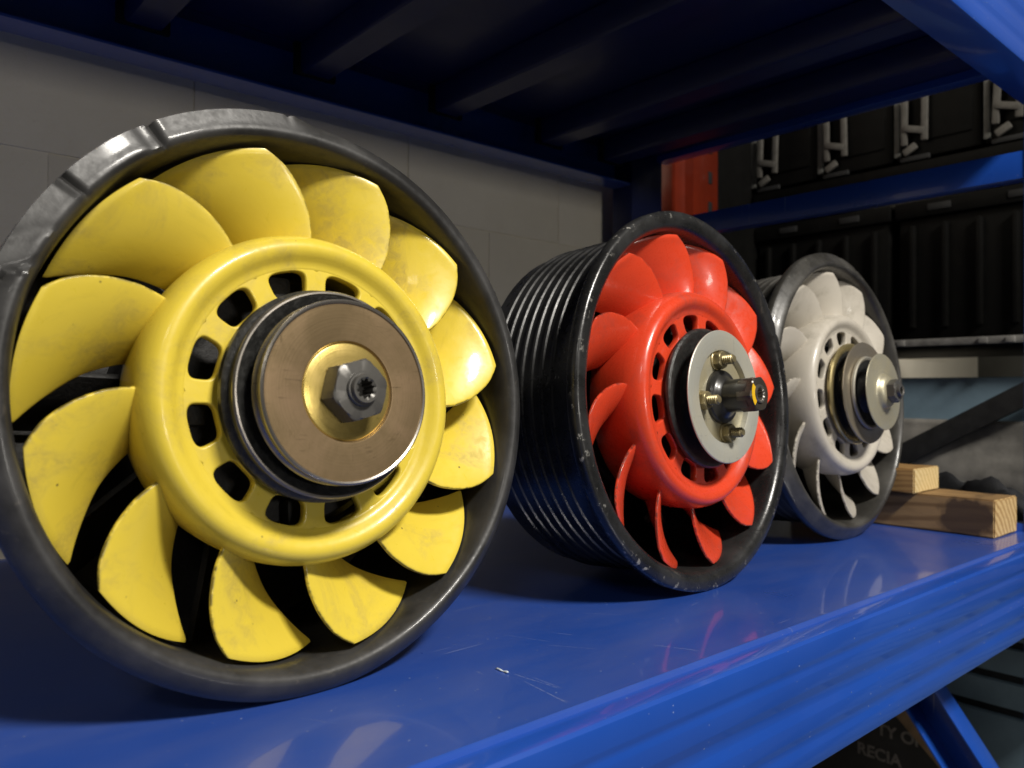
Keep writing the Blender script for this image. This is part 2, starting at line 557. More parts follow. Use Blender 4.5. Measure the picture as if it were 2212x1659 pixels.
# lower deck: pressed tray with a rolled bead along its front edge
bm = bmesh.new()
yb = -.0877
pr = [(yb - .0002, -.006), (yb, -.0005), (yb + .0006, .0012), (yb + .0018, .0018), (yb + .0031, .0012), (yb + .0042, .0002), (yb + .007, 0.0)]
pr += [(YB - .02, 0.0), (YB - .02, -.004), (yb + .004, -.006)]
extrude_x(bm, pr, X0, X1 - .03)
rpart(bm, 'shelf_deck', 35, 'blue_deck')
# upper deck and the cross supports beneath it
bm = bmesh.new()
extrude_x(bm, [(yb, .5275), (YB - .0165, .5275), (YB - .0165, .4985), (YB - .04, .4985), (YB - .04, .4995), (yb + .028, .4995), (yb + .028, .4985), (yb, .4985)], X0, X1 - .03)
rpart(bm, 'upper_shelf_deck', 35, 'blue_shaded')
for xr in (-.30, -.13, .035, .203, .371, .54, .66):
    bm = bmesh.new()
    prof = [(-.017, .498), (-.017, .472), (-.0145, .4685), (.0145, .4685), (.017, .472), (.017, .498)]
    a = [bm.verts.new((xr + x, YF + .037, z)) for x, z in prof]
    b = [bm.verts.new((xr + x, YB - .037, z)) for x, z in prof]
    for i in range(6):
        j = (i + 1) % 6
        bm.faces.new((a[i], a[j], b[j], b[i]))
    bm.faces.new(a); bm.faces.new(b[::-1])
    rpart(bm, 'cross_support', 50, 'blue_shaded')
    bm = bmesh.new()      # clip hooking the support over the rear beam
    add_box(bm, (xr, YB - .041, .483), (.046, .006, .032), .001)
    o = finish(bm, 'support_clip', M['dark'], rack)
    o.matrix_parent_inverse = rack_inv

# end frame on the right: posts, ties and diagonal braces
def post(y0, y1, x0=.766, x1=.806, z0=Zf, z1=1.1, m='blue'):
    bm = bmesh.new()
    prof = [(x0, y0), (x1, y0), (x1, y1), (x0, y1)]
    add_box(bm, ((x0 + x1) / 2, (y0 + y1) / 2, (z0 + z1) / 2), (x1 - x0, y1 - y0, z1 - z0), .002)
    return rpart(bm, 'post', 35, m)
post(YF + .001, -.0655)
post(.418, YB - .001, .710, .780, m='blue_shaded')
def bar(p, q, w, d, name, m='blue', par=None):
    """flat bar between two points on a plane x = const, w wide, d thick in x, with a folded edge"""
    p, q = Vector(p), Vector(q)
    L = (q - p).length
    bm = bmesh.new()
    t = .0022
    add_box(bm, (0, 0, 0), (t, L, w), .0006)
    add_box(bm, (d / 2, 0, w / 2 - t / 2), (d, L - .002, t), .0006)
    add_box(bm, (d / 2, 0, -w / 2 + t / 2), (d, L - .003, t), .0006)
    ang = math.atan2((q - p).z, (q - p).y)
    bmesh.ops.rotate(bm, verts=bm.verts[:], cent=(0, 0, 0), matrix=Matrix.Rotation(ang, 3, 'X'))
    bmesh.ops.translate(bm, verts=bm.verts[:], vec=(p + q) / 2)
    return bm
rpart(bar((.768, -.066, .385), (.768, .42, .386), .029, .02, 'end_tie'), 'end_tie')
rpart(bar((.768, -.066, .505), (.768, .42, .505), .029, .02, 'end_tie'), 'end_tie')
rpart(bar((.768, -.066, -.006), (.768, .42, -.006), .029, .02, 'end_tie'), 'end_tie')
rpart(bar((.772, .16, -.02), (.772, -.066, -.325), .043, -.03, 'diagonal_brace'), 'diagonal_brace')

# ------------------------------------------------------------------ fans
FRONT_ANG = smooth_tab([(.072, -13.2), (.0815, -12.3), (.09, -11.4), (.096, -10.2), (.104, -8.2), (.115, -4.3), (.1225, 0.0)])
REAR_ANG = smooth_tab([(.070, 4.6), (.084, 9.2), (.0957, 13.4), (.1075, 18.7), (.122, 25.0)])

def blade_mesh(Z):
    """one twisted blade at angle 0, as a closed skin"""
    NS, NTT = 26, 24
    def surf(s, t):
        rr = .0705 + s * (.1225 - .0705)
        af, ar = interp(FRONT_ANG, rr), interp(REAR_ANG, rr)
        rr2 = rr + s * .0016 * math.sin(PI * t) - .001 * t * s
        a = R_(af + (ar - af) * t)
        wf = -.0055 - .003 * (1 - s) ** 2
        wr = -.030 - .008 * (1 - s)
        w = wf + (wr - wf) * (.55 * t + .45 * t ** 2.4)
        return Vector((rr2 * math.cos(a), -w, rr2 * math.sin(a)))
    bm = bmesh.new()
    ed = bm.verts.layers.float.new('edge')
    top, bot = [], []
    for i in range(NS + 1):
        s = 1 - (1 - i / NS) ** 1.15
        ta, ba = [], []
        for j in range(NTT + 1):
            t = .5 - .5 * math.cos(PI * j / NTT)
            e = 1e-3
            P = surf(s, t)
            du = surf(min(1, s + e), t) - surf(max(0, s - e), t)
            dv = surf(s, min(1, t + e)) - surf(s, max(0, t - e))
            nrm = du.cross(dv).normalized()
            if nrm.y > 0:
                nrm = -nrm
            prof = math.sqrt(max(0, 4 * t * (1 - t))) ** .7
            tip = 1 - max(0, (s - .96) / .04) ** 2 * .8
            th = (.0011 + (.0024 - .0010 * s) * prof) * tip * .5 + .0001
            flare = max(0, 1 - s / .28) ** 2 * .0016 * prof
            ta.append(bm.verts.new(P + nrm * (th + flare) + Vector((0, 0, Z))))
            ba.append(bm.verts.new(P - nrm * (th + flare) + Vector((0, 0, Z))))
        for j in range(NTT + 1):
            q = .5 - .5 * math.cos(PI * j / NTT)
            ta[j][ed] = max(0, 1 - q / .02)
            ba[j][ed] = max(0, 1 - q / .06)
        top.append(ta); bot.append(ba)
    for i in range(NS):
        for j in range(NTT):
            bm.faces.new((top[i][j], top[i + 1][j], top[i + 1][j + 1], top[i][j + 1]))
            bm.faces.new((bot[i][j], bot[i][j + 1], bot[i + 1][j + 1], bot[i + 1][j]))
    for i in range(NS):
        bm.faces.new((top[i][0], bot[i][0], bot[i + 1][0], top[i + 1][0]))
        bm.faces.new((top[i][NTT], top[i + 1][NTT], bot[i + 1][NTT], bot[i][NTT]))
    for j in range(NTT):
        bm.faces.new((top[0][j], top[0][j + 1], bot[0][j + 1], bot[0][j]))
        bm.faces.new((top[NS][j], bot[NS][j], bot[NS][j + 1], top[NS][j + 1]))
    return bm

def hub_mesh(Z, slot0, nslot=12):
    bm = bmesh.new()
    # rolled ring and tapered drum
    prof = [(.0616, -.0006), (.0624, .00005), (.0634, .0002), (.0650, .0006), (.0664, .0015), (.0680, .0029), (.0698, .0041), (.0718, .0047), (.0738, .0045), (.0758, .0034), (.0776, .0012),
            (.0790, -.0020), (.0799, -.0060), (.0803, -.0105), (.0802, -.0160), (.0796, -.0230), (.0786, -.0310), (.0774, -.0390), (.0762, -.0425),
            (.0740, -.0430), (.0715, -.042), (.070, -.03), (.070, -.006), (.0616, -.004)]
    lathe(bm, prof, Z, 180)
    # slotted plate
    r0, r1 = .040, .0628
    rc, hr, ht = .0552, .0063, R_(9.4)
    step = 2 * PI / nslot
    NP = 40
    for k in range(nslot):
        th0 = slot0 + k * step
        loops = [[] for _ in range(7)]
        for i in range(NP):
            ph = 2 * PI * (i + .5) / NP
            cx, sx = math.cos(ph), math.sin(ph)
            # superellipse slot outline in (r, theta)
            ex = 2 / 3.6
            u = math.copysign(abs(cx) ** ex, cx)
            v = math.copysign(abs(sx) ** ex, sx)
            m = max(abs(cx), abs(sx))
            bu, bv = cx / m, sx / m
            Rb = r1 if bu > 0 else r0
            box_r = rc + abs(bu) * (Rb - rc)
            box_t = bv * step / 2
            for li, (grow, w) in enumerate(((None, 0.0), (1.17, 0.0), (1.11, 0.0), (1.05, -.0003), (1.0, -.0013), (.99, -.0035), (1.06, -.0052))):
                if grow is None:
                    r, t = box_r, box_t
                else:
                    r = rc + u * hr * grow
                    t = v * ht * (1 + (grow - 1) * .8)
                    # slots are a little narrower towards the shaft
                    t *= 1 + (r - rc) * 6
                a = th0 + t
                loops[li].append(bm.verts.new((r * math.cos(a), -w, Z + r * math.sin(a))))
        for li in range(6):
            A, B = loops[li], loops[li + 1]
            for i in range(NP):
                j = (i + 1) % NP
                bm.faces.new((A[i], A[j], B[j], B[i]))
    bmesh.ops.remove_doubles(bm, verts=bm.verts[:], dist=1e-5)
    # collar behind the pulley
    lathe(bm, [(.0405, 0), (.036, .0005), (.020, .0015)], Z, 90)
    return bm

def hexnut(bm, Z, r, w0, w1, ang=0.0, cham=.12):
    prof = []
    h = w1 - w0
    def ring(w, f, roundness):
        out = []
        for k in range(48):
            a = 2 * PI * k / 48
            loc = (a % (PI / 3)) - PI / 6
            rr_hex = r * math.cos(PI / 6) / math.cos(loc)
            rr = min(rr_hex, r * f)
            out.append(bm.verts.new((rr * math.cos(a + ang), -w, Z + rr * math.sin(a + ang))))
        return out
    rings = [ring(w0, .93, 0), ring(w0 + h * .1, 1.0, 0), ring(w1 - h * .16, 1.0, 0), ring(w1 - h * .06, .95, 0), ring(w1, .86, 0)]
    for A, B in zip(rings, rings[1:]):
        for k in range(48):
            bm.faces.new((A[k], A[(k + 1) % 48], B[(k + 1) % 48], B[k]))
    bm.faces.new(rings[0][::-1])
    return rings[-1]

def fill_ring(bm, ring, Z, r, w, n=48, spl=None, a0=0.0):
    """annulus from a ring of verts to radius r at w"""
    new = []
    for k in range(n):
        a = 2 * PI * k / n + a0
        rr = r if spl is None else r * spl(a)
        new.append(bm.verts.new((rr * math.cos(a), -w, Z + rr * math.sin(a))))
    for k in range(n):
        bm.faces.new((ring[k], ring[(k + 1) % n], new[(k + 1) % n], new[k]))
    return new

def stud(bm, Z, r, w0, w1, hole, depth, ang=0.0):
    """round stud end with a splined socket"""
    pr = [(r, w0), (r, w1 - r * .18), (r * .92, w1)]
    rg = lathe(bm, pr, Z, 48)
    spl = lambda a: 1.0 + .10 * (1 if math.sin(10 * a) > 0 else -1)
    n1 = fill_ring(bm, rg[-1], Z, hole * 1.25, w1, 48)
    n2 = fill_ring(bm, n1, Z, hole, w1 - r * .1, 48, spl)
    n3 = fill_ring(bm, n2, Z, hole * .98, w1 - depth, 48, spl)
    bm.faces.new(n3)

def yellow_mod(r, w, a):
    """moulded lands, steps and dents on the big flange of the first housing"""
    d = math.degrees(a) % 360
    if r > .126 and w > -.012:
        k = min(1, max(0, (r - .127) / .004))
        def bumpf(c, wd):
            x = (d - c) / wd
            return math.exp(-x * x)
        dend = 157 + (r - .132) * 700
        land = max(0, min(1, (d - 86) / 6)) * max(0, min(1, (dend - d) / 1.2))
        if w > -.0086:
            fl = land * min(1, max(0, (r - .1300) / .0035))
            w = w * (1 - fl) + (-.0002 - (r - .13) * .20) * fl
        w -= k * (.0022 * bumpf(140.0, .45) + .0026 * bumpf(121.5, .6) + .0014 * bumpf(123.4, 1.6) - .0009 * bumpf(141.2, .5))
        w -= k * .0018 * bumpf(dend + 1.0, 1.0) + .0007 * k * bumpf(149 + (r - .13) * 500, 1.4)
        if r > .137:
            r -= .0012 * bumpf(93.5, .5) + .0009 * bumpf(121.5, .6) + .0010 * bumpf(160, 1.0)
    r += .0005 * math.sin(3 * a + .7) + .0003 * math.sin(7 * a)
    return r, w

def red_mod(r, w, a):
    d = math.degrees(a) % 360
    if r > .13 and w > -.02:
        for c, wd, am in ((24, 1.4, .0022), (19, .8, .0014), (34, .7, .001)):
            x = (d - c) / wd
            r -= am * math.exp(-x * x)
    r += .0004 * math.sin(4 * a)
    return r, w

def white_mod(r, w, a):
    d = math.degrees(a) % 360
    if r > .13 and w > -.012:
        for c, wd, am in ((68, .7, .002), (83, 1.5, .001)):
            x = (d - c) / wd
            w -= am * math.exp(-x * x)
    return r, w

def housing_mesh(R, Z, style, mod):
    bm = bmesh.new()
    rb = .127
    if style == 'round':
        lip = [(.1243, -.024), (.1245, -.0135), (.1250, -.0085), (.1260, -.0045), (.1274, -.0017), (.1290, -.0002), (.1306, .0001), (.1324, -.0006), (.1350, -.0024), (.1378, -.0048),
               (R - .0006, -.0072), (R, -.0084), (R, -.0130), (R - .001, -.0148), (R - .004, -.0158), (rb + .003, -.0168), (rb, -.020)]
    else:
        lip = [(.1238, -.024), (.1240, -.0125), (.1246, -.0075), (.1262, -.0035), (.1285, -.0012), (.1310, -.0004), (R - .0030, -.0004), (R - .0012, -.0010), (R, -.0026),
               (R, -.0080), (R - .001, -.0095), (rb + .002, -.0105), (rb, -.0135)]
    body = []
    w = -.030
    # circumferential cooling ribs
    for k in range(7):
        body += [(rb - .0006, w), (rb - .0004, w - .0012), (rb + .0007, w - .0020), (rb + .0009, w - .0030), (rb + .0007, w - .0042), (rb - .0008, w - .0050)]
        w -= .0092
    body += [(rb - .0018, -.098), (rb - .0018, -.104), (rb - .006, -.108), (.112, -.110), (.095, -.114)]
    inner = [(.094, -.111), (.110, -.106), (.1205, -.1), (.1225, -.06)]
    prof = lip + body + inner
    if style != 'round':
        prof = [(r, w) for r, w in prof]
    lathe(bm, prof, Z, 720 if mod is yellow_mod else 360, closed=True, mod=mod)
    return bm

def stator_mesh(Z):
    """the alternator and the guide vanes deep inside the housing"""
    bm = bmesh.new()
    lathe(bm, [(.0, -.022), (.060, -.022), (.064, -.026), (.066, -.06), (.068, -.062), (.068, -.112), (.0, -.113)], Z, 64)
    lathe(bm, [(.124, -.103), (.066, -.105)], Z, 64)
    return bm

def vane_mesh(Z):
    bm = bmesh.new()
    add_box(bm, (0, 0, 0), (.060, .040, .0035), .001, Matrix.Rotation(R_(38), 3, 'X'))
    bmesh.ops.translate(bm, verts=bm.verts[:], vec=(.095, .082, 0))
    return bm

def rot_about_axis(bm, Z, ang):
    # rotate counter-clockwise as seen from the front (viewer looks along +Y, X right, Z up)
    bmesh.ops.rotate(bm, verts=bm.verts[:], cent=(0, 0, Z), matrix=Matrix.Rotation(-ang, 3, 'Y'))

def rotY_matrix(Z, ang):
    return Matrix.Translation((0, 0, Z)) @ Matrix.Rotation(-ang, 4, 'Y') @ Matrix.Translation((0, 0, -Z))

def make_fan(x, y, yaw, R, tilt, tip0, slot0, paint, rim, style, mod, label):
    root = empty('cooling_fan', (x, y, .0006), (-tilt, 0, yaw))
    tag(root, label, 'cooling fan', 'engine cooling fans on the shelf')
    Z = R
    finish(housing_mesh(R, Z, style, mod), 'housing', rim, root, 40)
    finish(hub_mesh(Z, slot0), 'hub', paint, root, 40)
    b0 = finish(blade_mesh(Z), 'blade', paint, root, 60)
    for k in range(12):
        o = b0 if k == 0 else instance(b0, root)
        o.matrix_local = rotY_matrix(Z, tip0 + k * PI / 6)
    finish(stator_mesh(Z), 'alternator', M['cast'], root, 40)
    vm = vane_mesh(0)
    v0 = finish(vm, 'guide_vane', M['cast'], root)
    for k in range(9):
        o = v0 if k == 0 else instance(v0, root)
        o.matrix_local = Matrix.Translation((0, 0, Z)) @ Matrix.Rotation(-(k * 2 * PI / 9 + .3), 4, 'Y')
    # rough casting lumps behind the slots
    for k in range(5):
        a = slot0 + 2 * PI * (k * .23 + .02)
        bm = bmesh.new()
        add_box(bm, (.055 * math.cos(a), .019, Z + .055 * math.sin(a)), (.016, .012, .014), .003)
        finish(bm, 'casting_boss', M['cast'], root)
    return root, Z

def lpart(prof, Z, name, material, root, n=128, ang=35, closed=False):
    bm = bmesh.new()
    lathe(bm, prof, Z, n, closed)
    return finish(bm, name, material, root, ang)

# ---- yellow fan: deep black pulley, bronzed front plate
fy, Z = make_fan(0, 0, .016046, .14, .0927, R_(8.8), R_(12.3), M['yellow'], M['rim_y'], 'round', yellow_mod,
                 'large fan with yellow blades in charcoal housing, nearest the camera')
pul = lpart([(.030, .001), (.0465, .0015), (.0492, .0035), (.0502, .0060), (.0502, .0095), (.0490, .0112), (.0478, .0118), (.0474, .0125),
             (.0470, .0140), (.0478, .0160), (.0482, .0172), (.0480, .0183), (.0470, .0186), (.0455, .0178), (.0335, .0100), (.0330, .0105)], Z, 'pulley', M['belt'], fy)
lpart([(.0474, .0158), (.0484, .0166), (.0485, .0178), (.0478, .0188), (.0470, .0189), (.0465, .0184)], Z, 'flange_edge', M['steel'], pul)
fr = lpart([(.033, .0110), (.0395, .0195), (.0418, .0215), (.0424, .0235), (.0418, .0250), (.0412, .0258), (.0412, .0270), (.0420, .0288), (.0424, .0300), (.0422, .0312), (.0414, .0318), (.0406, .0314)], Z, 'pulley_front_half', M['steel'], fy)
pl = lpart([(.0407, .0313), (.0402, .0308), (.0392, .0308), (.0238, .0311), (.0232, .0310), (.0228, .0303), (.0224, .0296), (.0221, .0296)], Z, 'pulley_plate', M['bronze'], fr)
lpart([(.0226, .0294), (.0222, .0300), (.0215, .0303), (.0120, .0305), (.0, .0305)], Z, 'boss', M['gold'], fr)
bm = bmesh.new()
rg = hexnut(bm, Z, .0148, .0306, .0420, .25)
fill_ring(bm, rg, Z, .0072, .0425, 48, None, .25)
nut = finish(bm, 'nut', M['nut'], fy, 25)
lpart([(.0076, .0424), (.0078, .0432), (.0074, .0440), (.0066, .0441)], Z, 'washer', M['nut'], nut)
bm = bmesh.new()
stud(bm, Z, .0068, .035, .0462, .0041, .009)
finish(bm, 'stud', M['nut'], nut, 25)

# ---- red fan: flat zinc pulley with four bolts, black extension and nut
fr_, Z = make_fan(.30849, -.00098, .056461, .13892, .079889, R_(4.6), R_(7.0), M['red'], M['rim_r'], 'flat', red_mod,
                  'fan with red blades in ribbed black housing, between the other two fans')
lpart([(.030, .001), (.047, .0012), (.0500, .0025), (.0512, .0045), (.0510, .0062), (.0498, .0074), (.0480, .0076), (.0455, .0066), (.034, .004), (.034, .0150)], Z, 'pulley', M['belt'], fr_)
dsc = lpart([(.034, .0140), (.0440, .0178), (.0470, .0186), (.0478, .0191), (.0479, .0197), (.0474, .0202), (.0460, .0202), (.0345, .0198), (.0336, .0194), (.0331, .0176), (.0328, .0150)], Z, 'pulley_disc', M['zinc'], fr_)
lpart([(.0330, .0156), (.0318, .0157), (.0, .0158)], Z, 'pulley_centre', M['zinc_c'], fr_)
tb = lpart([(.0195, .0157), (.0195, .0180), (.0188, .0192), (.0165, .0196), (.0150, .0202), (.0143, .0212), (.0128, .0222), (.0118, .0235), (.0118, .0420), (.006, .0420)], Z, 'shaft_extension', M['tube'], fr_)
bm = bmesh.new()
rg = hexnut(bm, Z, .0132, .0352, .0468, .1)
fill_ring(bm, rg, Z, .0070, .0462, 48, None, .1)
nut = finish(bm, 'nut', M['darknut'], fr_, 25)
bm = bmesh.new()
stud(bm, Z, .0068, .040, .0476, .0042, .006)
finish(bm, 'stud', M['steel'], nut, 25)
bm = bmesh.new()
lathe(bm, [(.0112, .0464), (.0112, .0470), (.0072, .0470), (.0072, .0464)], Z, 14, True, None, R_(140), R_(225))
finish(bm, 'paint_mark', M['mark'], nut)
for k in range(4):
    a = R_(96 + 90 * k)
    cx, cz = .0262 * math.cos(a), .0262 * math.sin(a)
    bm = bmesh.new()
    lathe(bm, [(.0074, .0158), (.0074, .0168), (.0069, .0172), (.003, .0172)], Z, 32)
    rg = hexnut(bm, Z, .0066, .0170, .0222, .4 + k)
    fill_ring(bm, rg, Z, .0034, .0222, 48, None, .4 + k)
    nb = finish(bm, 'bolt_nut', M['bolt_gold'], fr_, 25)
    nb.location = (cx, 0, cz)
    bm = bmesh.new()
    pr = []
    w = .0212
    while w < .0292:
        pr += [(.0034, w), (.0036, w + .0004), (.0029, w + .0009), (.0029, w + .0012)]
        w += .0015
    pr += [(.0024, w + .0005), (.0, w + .0007)]
    lathe(bm, pr, Z, 24)
    finish(bm, 'bolt_thread', M['bolt_gold'], nb, 25)

# ---- white fan: stacked pulley discs in yellow passivate
fw, Z = make_fan(.58711, .02484, .009155, .14256, .072189, R_(1.5), R_(5.0), M['white'], M['rim_w'], 'round', white_mod,
                 'fan with off-white blades in dull grey housing, farthest back beside the wood blocks')
lpart([(.028, .001), (.046, .0014), (.0485, .0030), (.0497, .0048), (.0498, .0060), (.0488, .0074), (.0470, .0080), (.0445, .0074), (.0415, .0055)], Z, 'rear_flange', M['gold_w'], fw)
lpart([(.043, .0062), (.034, .0050), (.034, .0150), (.043, .0172)], Z, 'belt_groove', M['belt'], fw)
lpart([(.036, .0150), (.0475, .0172), (.0490, .0179), (.0494, .0187), (.0490, .0194), (.0475, .0195), (.031, .0190)], Z, 'pulley_disc', M['bronze_w'], fw)
lpart([(.033, .0188), (.0350, .0196), (.0356, .0208), (.0352, .0222), (.0340, .0229), (.0326, .0226), (.0318, .0220)], Z, 'inner_flange', M['zinc_w'], fw)
lpart([(.0320, .0221), (.0290, .0205), (.0200, .0185), (.0190, .0200), (.0190, .0320), (.0300, .0330)], Z, 'belt_groove', M['belt'], fw)
fd = lpart([(.022, .0325), (.0340, .0336), (.0362, .0340), (.0368, .0346), (.0364, .0352), (.0345, .0354), (.0182, .0354), (.0168, .0362), (.0158, .0380), (.0140, .0404), (.0112, .0418), (.0, .0420)], Z, 'front_disc', M['palegold'], fw)
bm = bmesh.new()
rg = hexnut(bm, Z, .0112, .0415, .0492, .5)
fill_ring(bm, rg, Z, .0062, .0492, 48, None, .5)
nut = finish(bm, 'nut', M['nut'], fw, 25)
bm = bmesh.new()
stud(bm, Z, .0060, .045, .0522, .0034, .006)
finish(bm, 'stud', M['nut'], nut, 25)

# ------------------------------------------------------------------ wood blocks on the shelf
def block(name, x0, x1, y0, y1, z0, z1, mside, mend, label, seed):
    rnd = random.Random(seed)
    bm = bmesh.new()
    add_box(bm, (0, 0, 0), (x1 - x0, y1 - y0, z1 - z0))
    bmesh.ops.subdivide_edges(bm, edges=bm.edges[:], cuts=9, use_grid_fill=True)
    for v in bm.verts:
        v.co += Vector((noise.noise(v.co * 40 + Vector((seed, 0, 0))), 0, noise.noise(v.co * 40 + Vector((0, seed, 0))))) * .0007
    es = [e for e in bm.edges if len(e.link_faces) == 2 and e.calc_face_angle(0) > .9]
    bmesh.ops.bevel(bm, geom=es, offset=.0012, segments=2, affect='EDGES')
    bmesh.ops.translate(bm, verts=bm.verts[:], vec=((x1 - x0) / 2, (y1 - y0) / 2, (z1 - z0) / 2))
    for f in bm.faces:
        f.normal_update()
        f.material_index = 1 if abs(f.normal.y) > .8 else 0
    o = finish(bm, name, [mside, mend], None, 40, (x0, y0, z0))
    tag(o, label, 'wood block', 'wood blocks at the end of the shelf')
    return o
big = block('wood_block', .697, .763, -.0605, .16, .0004, .0378, M['wood_side'], M['wood_end'],
            'larger pine timber block with dark knot, lying on the blue shelf', 3)
sm = block('wood_block', .687, .752, .012, .13, .0384, .0640, M['wood2_side'], M['wood2_end'],
           'smaller light wood offcut resting on top of the larger timber block', 8)

# dark cloth heap and navy box behind the wood
bm = bmesh.new()
bmesh.ops.create_grid(bm, x_segments=46, y_segments=30, size=.5)
for v in bm.verts:
    x, y = v.co.x, v.co.y
    e = max(0, 1 - (2 * x) ** 4) * max(0, 1 - (2 * y) ** 4)
    h = .018 + .034 * (noise.noise(Vector((x * 5 + 3, y * 5, 1.3))) + .35) + .012 * noise.noise(Vector((x * 14, y * 14, 5)))
    h += .022 * math.exp(-((x - .12) / .07) ** 2 - ((y + .1) / .16) ** 2)
    v.co = Vector((x * .12, y * .24, max(.0, h) * e * 1.15 + .0008))
cl = finish(bm, 'cloth', M['cloth'], None, 80, (.85, .045, -.012))
tag(cl, 'crumpled black cloth heaped behind the wood blocks', 'cloth')

# ------------------------------------------------------------------ beyond the rack end
# low shelf continuing past the end frame, in navy shade
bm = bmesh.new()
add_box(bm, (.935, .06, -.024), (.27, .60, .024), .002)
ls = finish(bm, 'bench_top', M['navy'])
tag(ls, 'dark navy bench top beyond the end of the rack, behind the wood', 'bench')
# orange upright
op = empty('orange_upright', (.895, .44, Zf))
tag(op, 'orange steel rack upright behind the red fan', 'rack upright')
bm = bmesh.new()
pts = [(-.062, .0), (-.060, -.004), (-.034, -.004), (-.028, -.016), (.006, -.016), (.012, -.004), (.056, -.004), (.060, .0), (.060, .04), (-.062, .04)]
a = [bm.verts.new((x, y, 0)) for x, y in pts]
b = [bm.verts.new((x, y, 2.2)) for x, y in pts]
for i in range(len(pts)):
    j = (i + 1) % len(pts)
    bm.faces.new((a[i], a[j], b[j], b[i]))
bm.faces.new(a); bm.faces.new(b[::-1])
finish(bm, 'column', M['orange'], op, 20)
for k in range(9):
    bm = bmesh.new()
    add_box(bm, (.034, -.0044, 1.0 + k * .05), (.010, .002, .020), .0008)
    finish(bm, 'slot', M['dark'], op)

# second rack along the side wall: black cases above, crates below
XR = 1.10
case_group = 'black cases along the side wall'
CW = .1277
cases = ['black case with pale latch, nearest the orange upright', 'black case with pale latch, second from the orange upright',
         'black case with pale latch, third from the orange upright', 'black case with brightest latch, farthest right under the upper shelf']
for k in range(4):
    yc = .4643 - k * CW
    root = empty('tool_case', (XR, yc - CW / 2, .505))
    tag(root, cases[k], 'tool case', case_group)
    bm = bmesh.new()
    add_box(bm, (.10, 0, .15), (.20, CW - .004, .29), .004)
    add_box(bm, (.0005, -.01, .115), (.006, CW * .62, .17), .002)
    finish(bm, 'case_body', M['blackplastic'], root)
    bm = bmesh.new()
    add_box(bm, (-.003, CW / 2 - .006, .11), (.006, .0085, .20), .0015)
    finish(bm, 'edge_rib', M['edge'], root)
    # H shaped over-centre latch
    bm = bmesh.new()
    yl = CW / 2 - .020 + random.uniform(-.003, .002)
    lz = random.uniform(-.004, .006)
    tw = Matrix.Rotation(R_(random.uniform(-3, 3)), 3, 'X')
    add_box(bm, (-.010, yl, .060 + lz), (.007, .010, .075), .003, tw)
    add_box(bm, (-.010, yl - .030, .066 + lz), (.007, .010, .082), .003, tw)
    add_box(bm, (-.012, yl - .015, .045 + lz), (.007, .034, .011), .003, Matrix.Rotation(R_(18), 3, 'X'))
    add_box(bm, (-.009, yl - .008, .018), (.006, .022, .012), .003, Matrix.Rotation(R_(-30), 3, 'X'))
    finish(bm, 'latch', M['latch'], root)
    bm = bmesh.new()
    add_box(bm, (-.005, yl - .014, .004), (.006, .044, .008), .002)
    finish(bm, 'latch_plate', M['dark'], root)

rk = empty('second_rack', (XR, .0, Zf))
tag(rk, 'dark steel rack along the side wall holding black cases and crates', 'rack')
rki = Matrix.Translation((-XR, 0, -Zf))
def kpart(bm, name, m):
    o = finish(bm, name, m, rk)
    o.matrix_parent_inverse = rki
    return o
bm = bmesh.new(); add_box(bm, (XR + .17, -.07, .492), (.36, 1.05, .020), .002); kpart(bm, 'rack_shelf', M['blackplastic'])
bm = bmesh.new(); add_box(bm, (XR + .17, -.07, .219), (.36, 1.05, .012), .002); kpart(bm, 'rack_shelf', M['blackplastic'])
bm = bmesh.new(); add_box(bm, (XR - .014, -.07, .2215), (.010, 1.05, .011), .002); kpart(bm, 'shelf_edge', M['greybar'])
for yk in (.19, .075, .04):
    bm = bmesh.new(); add_box(bm, (XR - .021, yk, .2215), (.005, .012, .009), .0015); kpart(bm, 'edge_clip', M['greybar'])
bb = bar((XR - .03, .42, -.085), (XR - .03, -.25, .30), .030, .016, 'brace')
kpart(bb, 'diagonal_brace', M['blackbrace'])
bm = bmesh.new(); add_box(bm, (XR + .15, -.58, .2), (.30, .04, 1.9), .003); kpart(bm, 'rack_post', M['blackbrace'])
bm = bmesh.new(); add_box(bm, (XR + .12, .468, .2), (.56, .012, 1.9), .003); kpart(bm, 'wall_shade_panel', M['blackplastic'])  # black sheet added so the wall behind reads as unlit

crates = [(.338, 'black ribbed crate behind the top of the red fan'), (.088, 'black ribbed crate behind the off-white fan'),
          (-.162, 'black slotted crate at the right edge below the blue tie bar')]
for yc, lb in crates:
    root = empty('plastic_crate', (XR + .13, yc, .226))
    tag(root, lb, 'crate', 'black crates on the second rack')
    bm = bmesh.new()
    add_box(bm, (0, 0, .11), (.24, .236, .216), .006)
    add_box(bm, (0, 0, .205), (.256, .244, .026), .004)
    finish(bm, 'crate_body', M['blackplastic'], root)
    for k in range(5):
        bm = bmesh.new()
        add_box(bm, (-.124, -.095 + k * .0475, .10), (.012, .008, .16), .002, Matrix.Rotation(R_(0), 3, 'X'))
        finish(bm, 'rib', M['blackplastic'], root)
    for k in range(2):
        bm = bmesh.new()
        add_box(bm, (-.1285, -.055 + k * .11, .205), (.003, .034, .011), .002)
        finish(bm, 'slot', M['dark'], root)

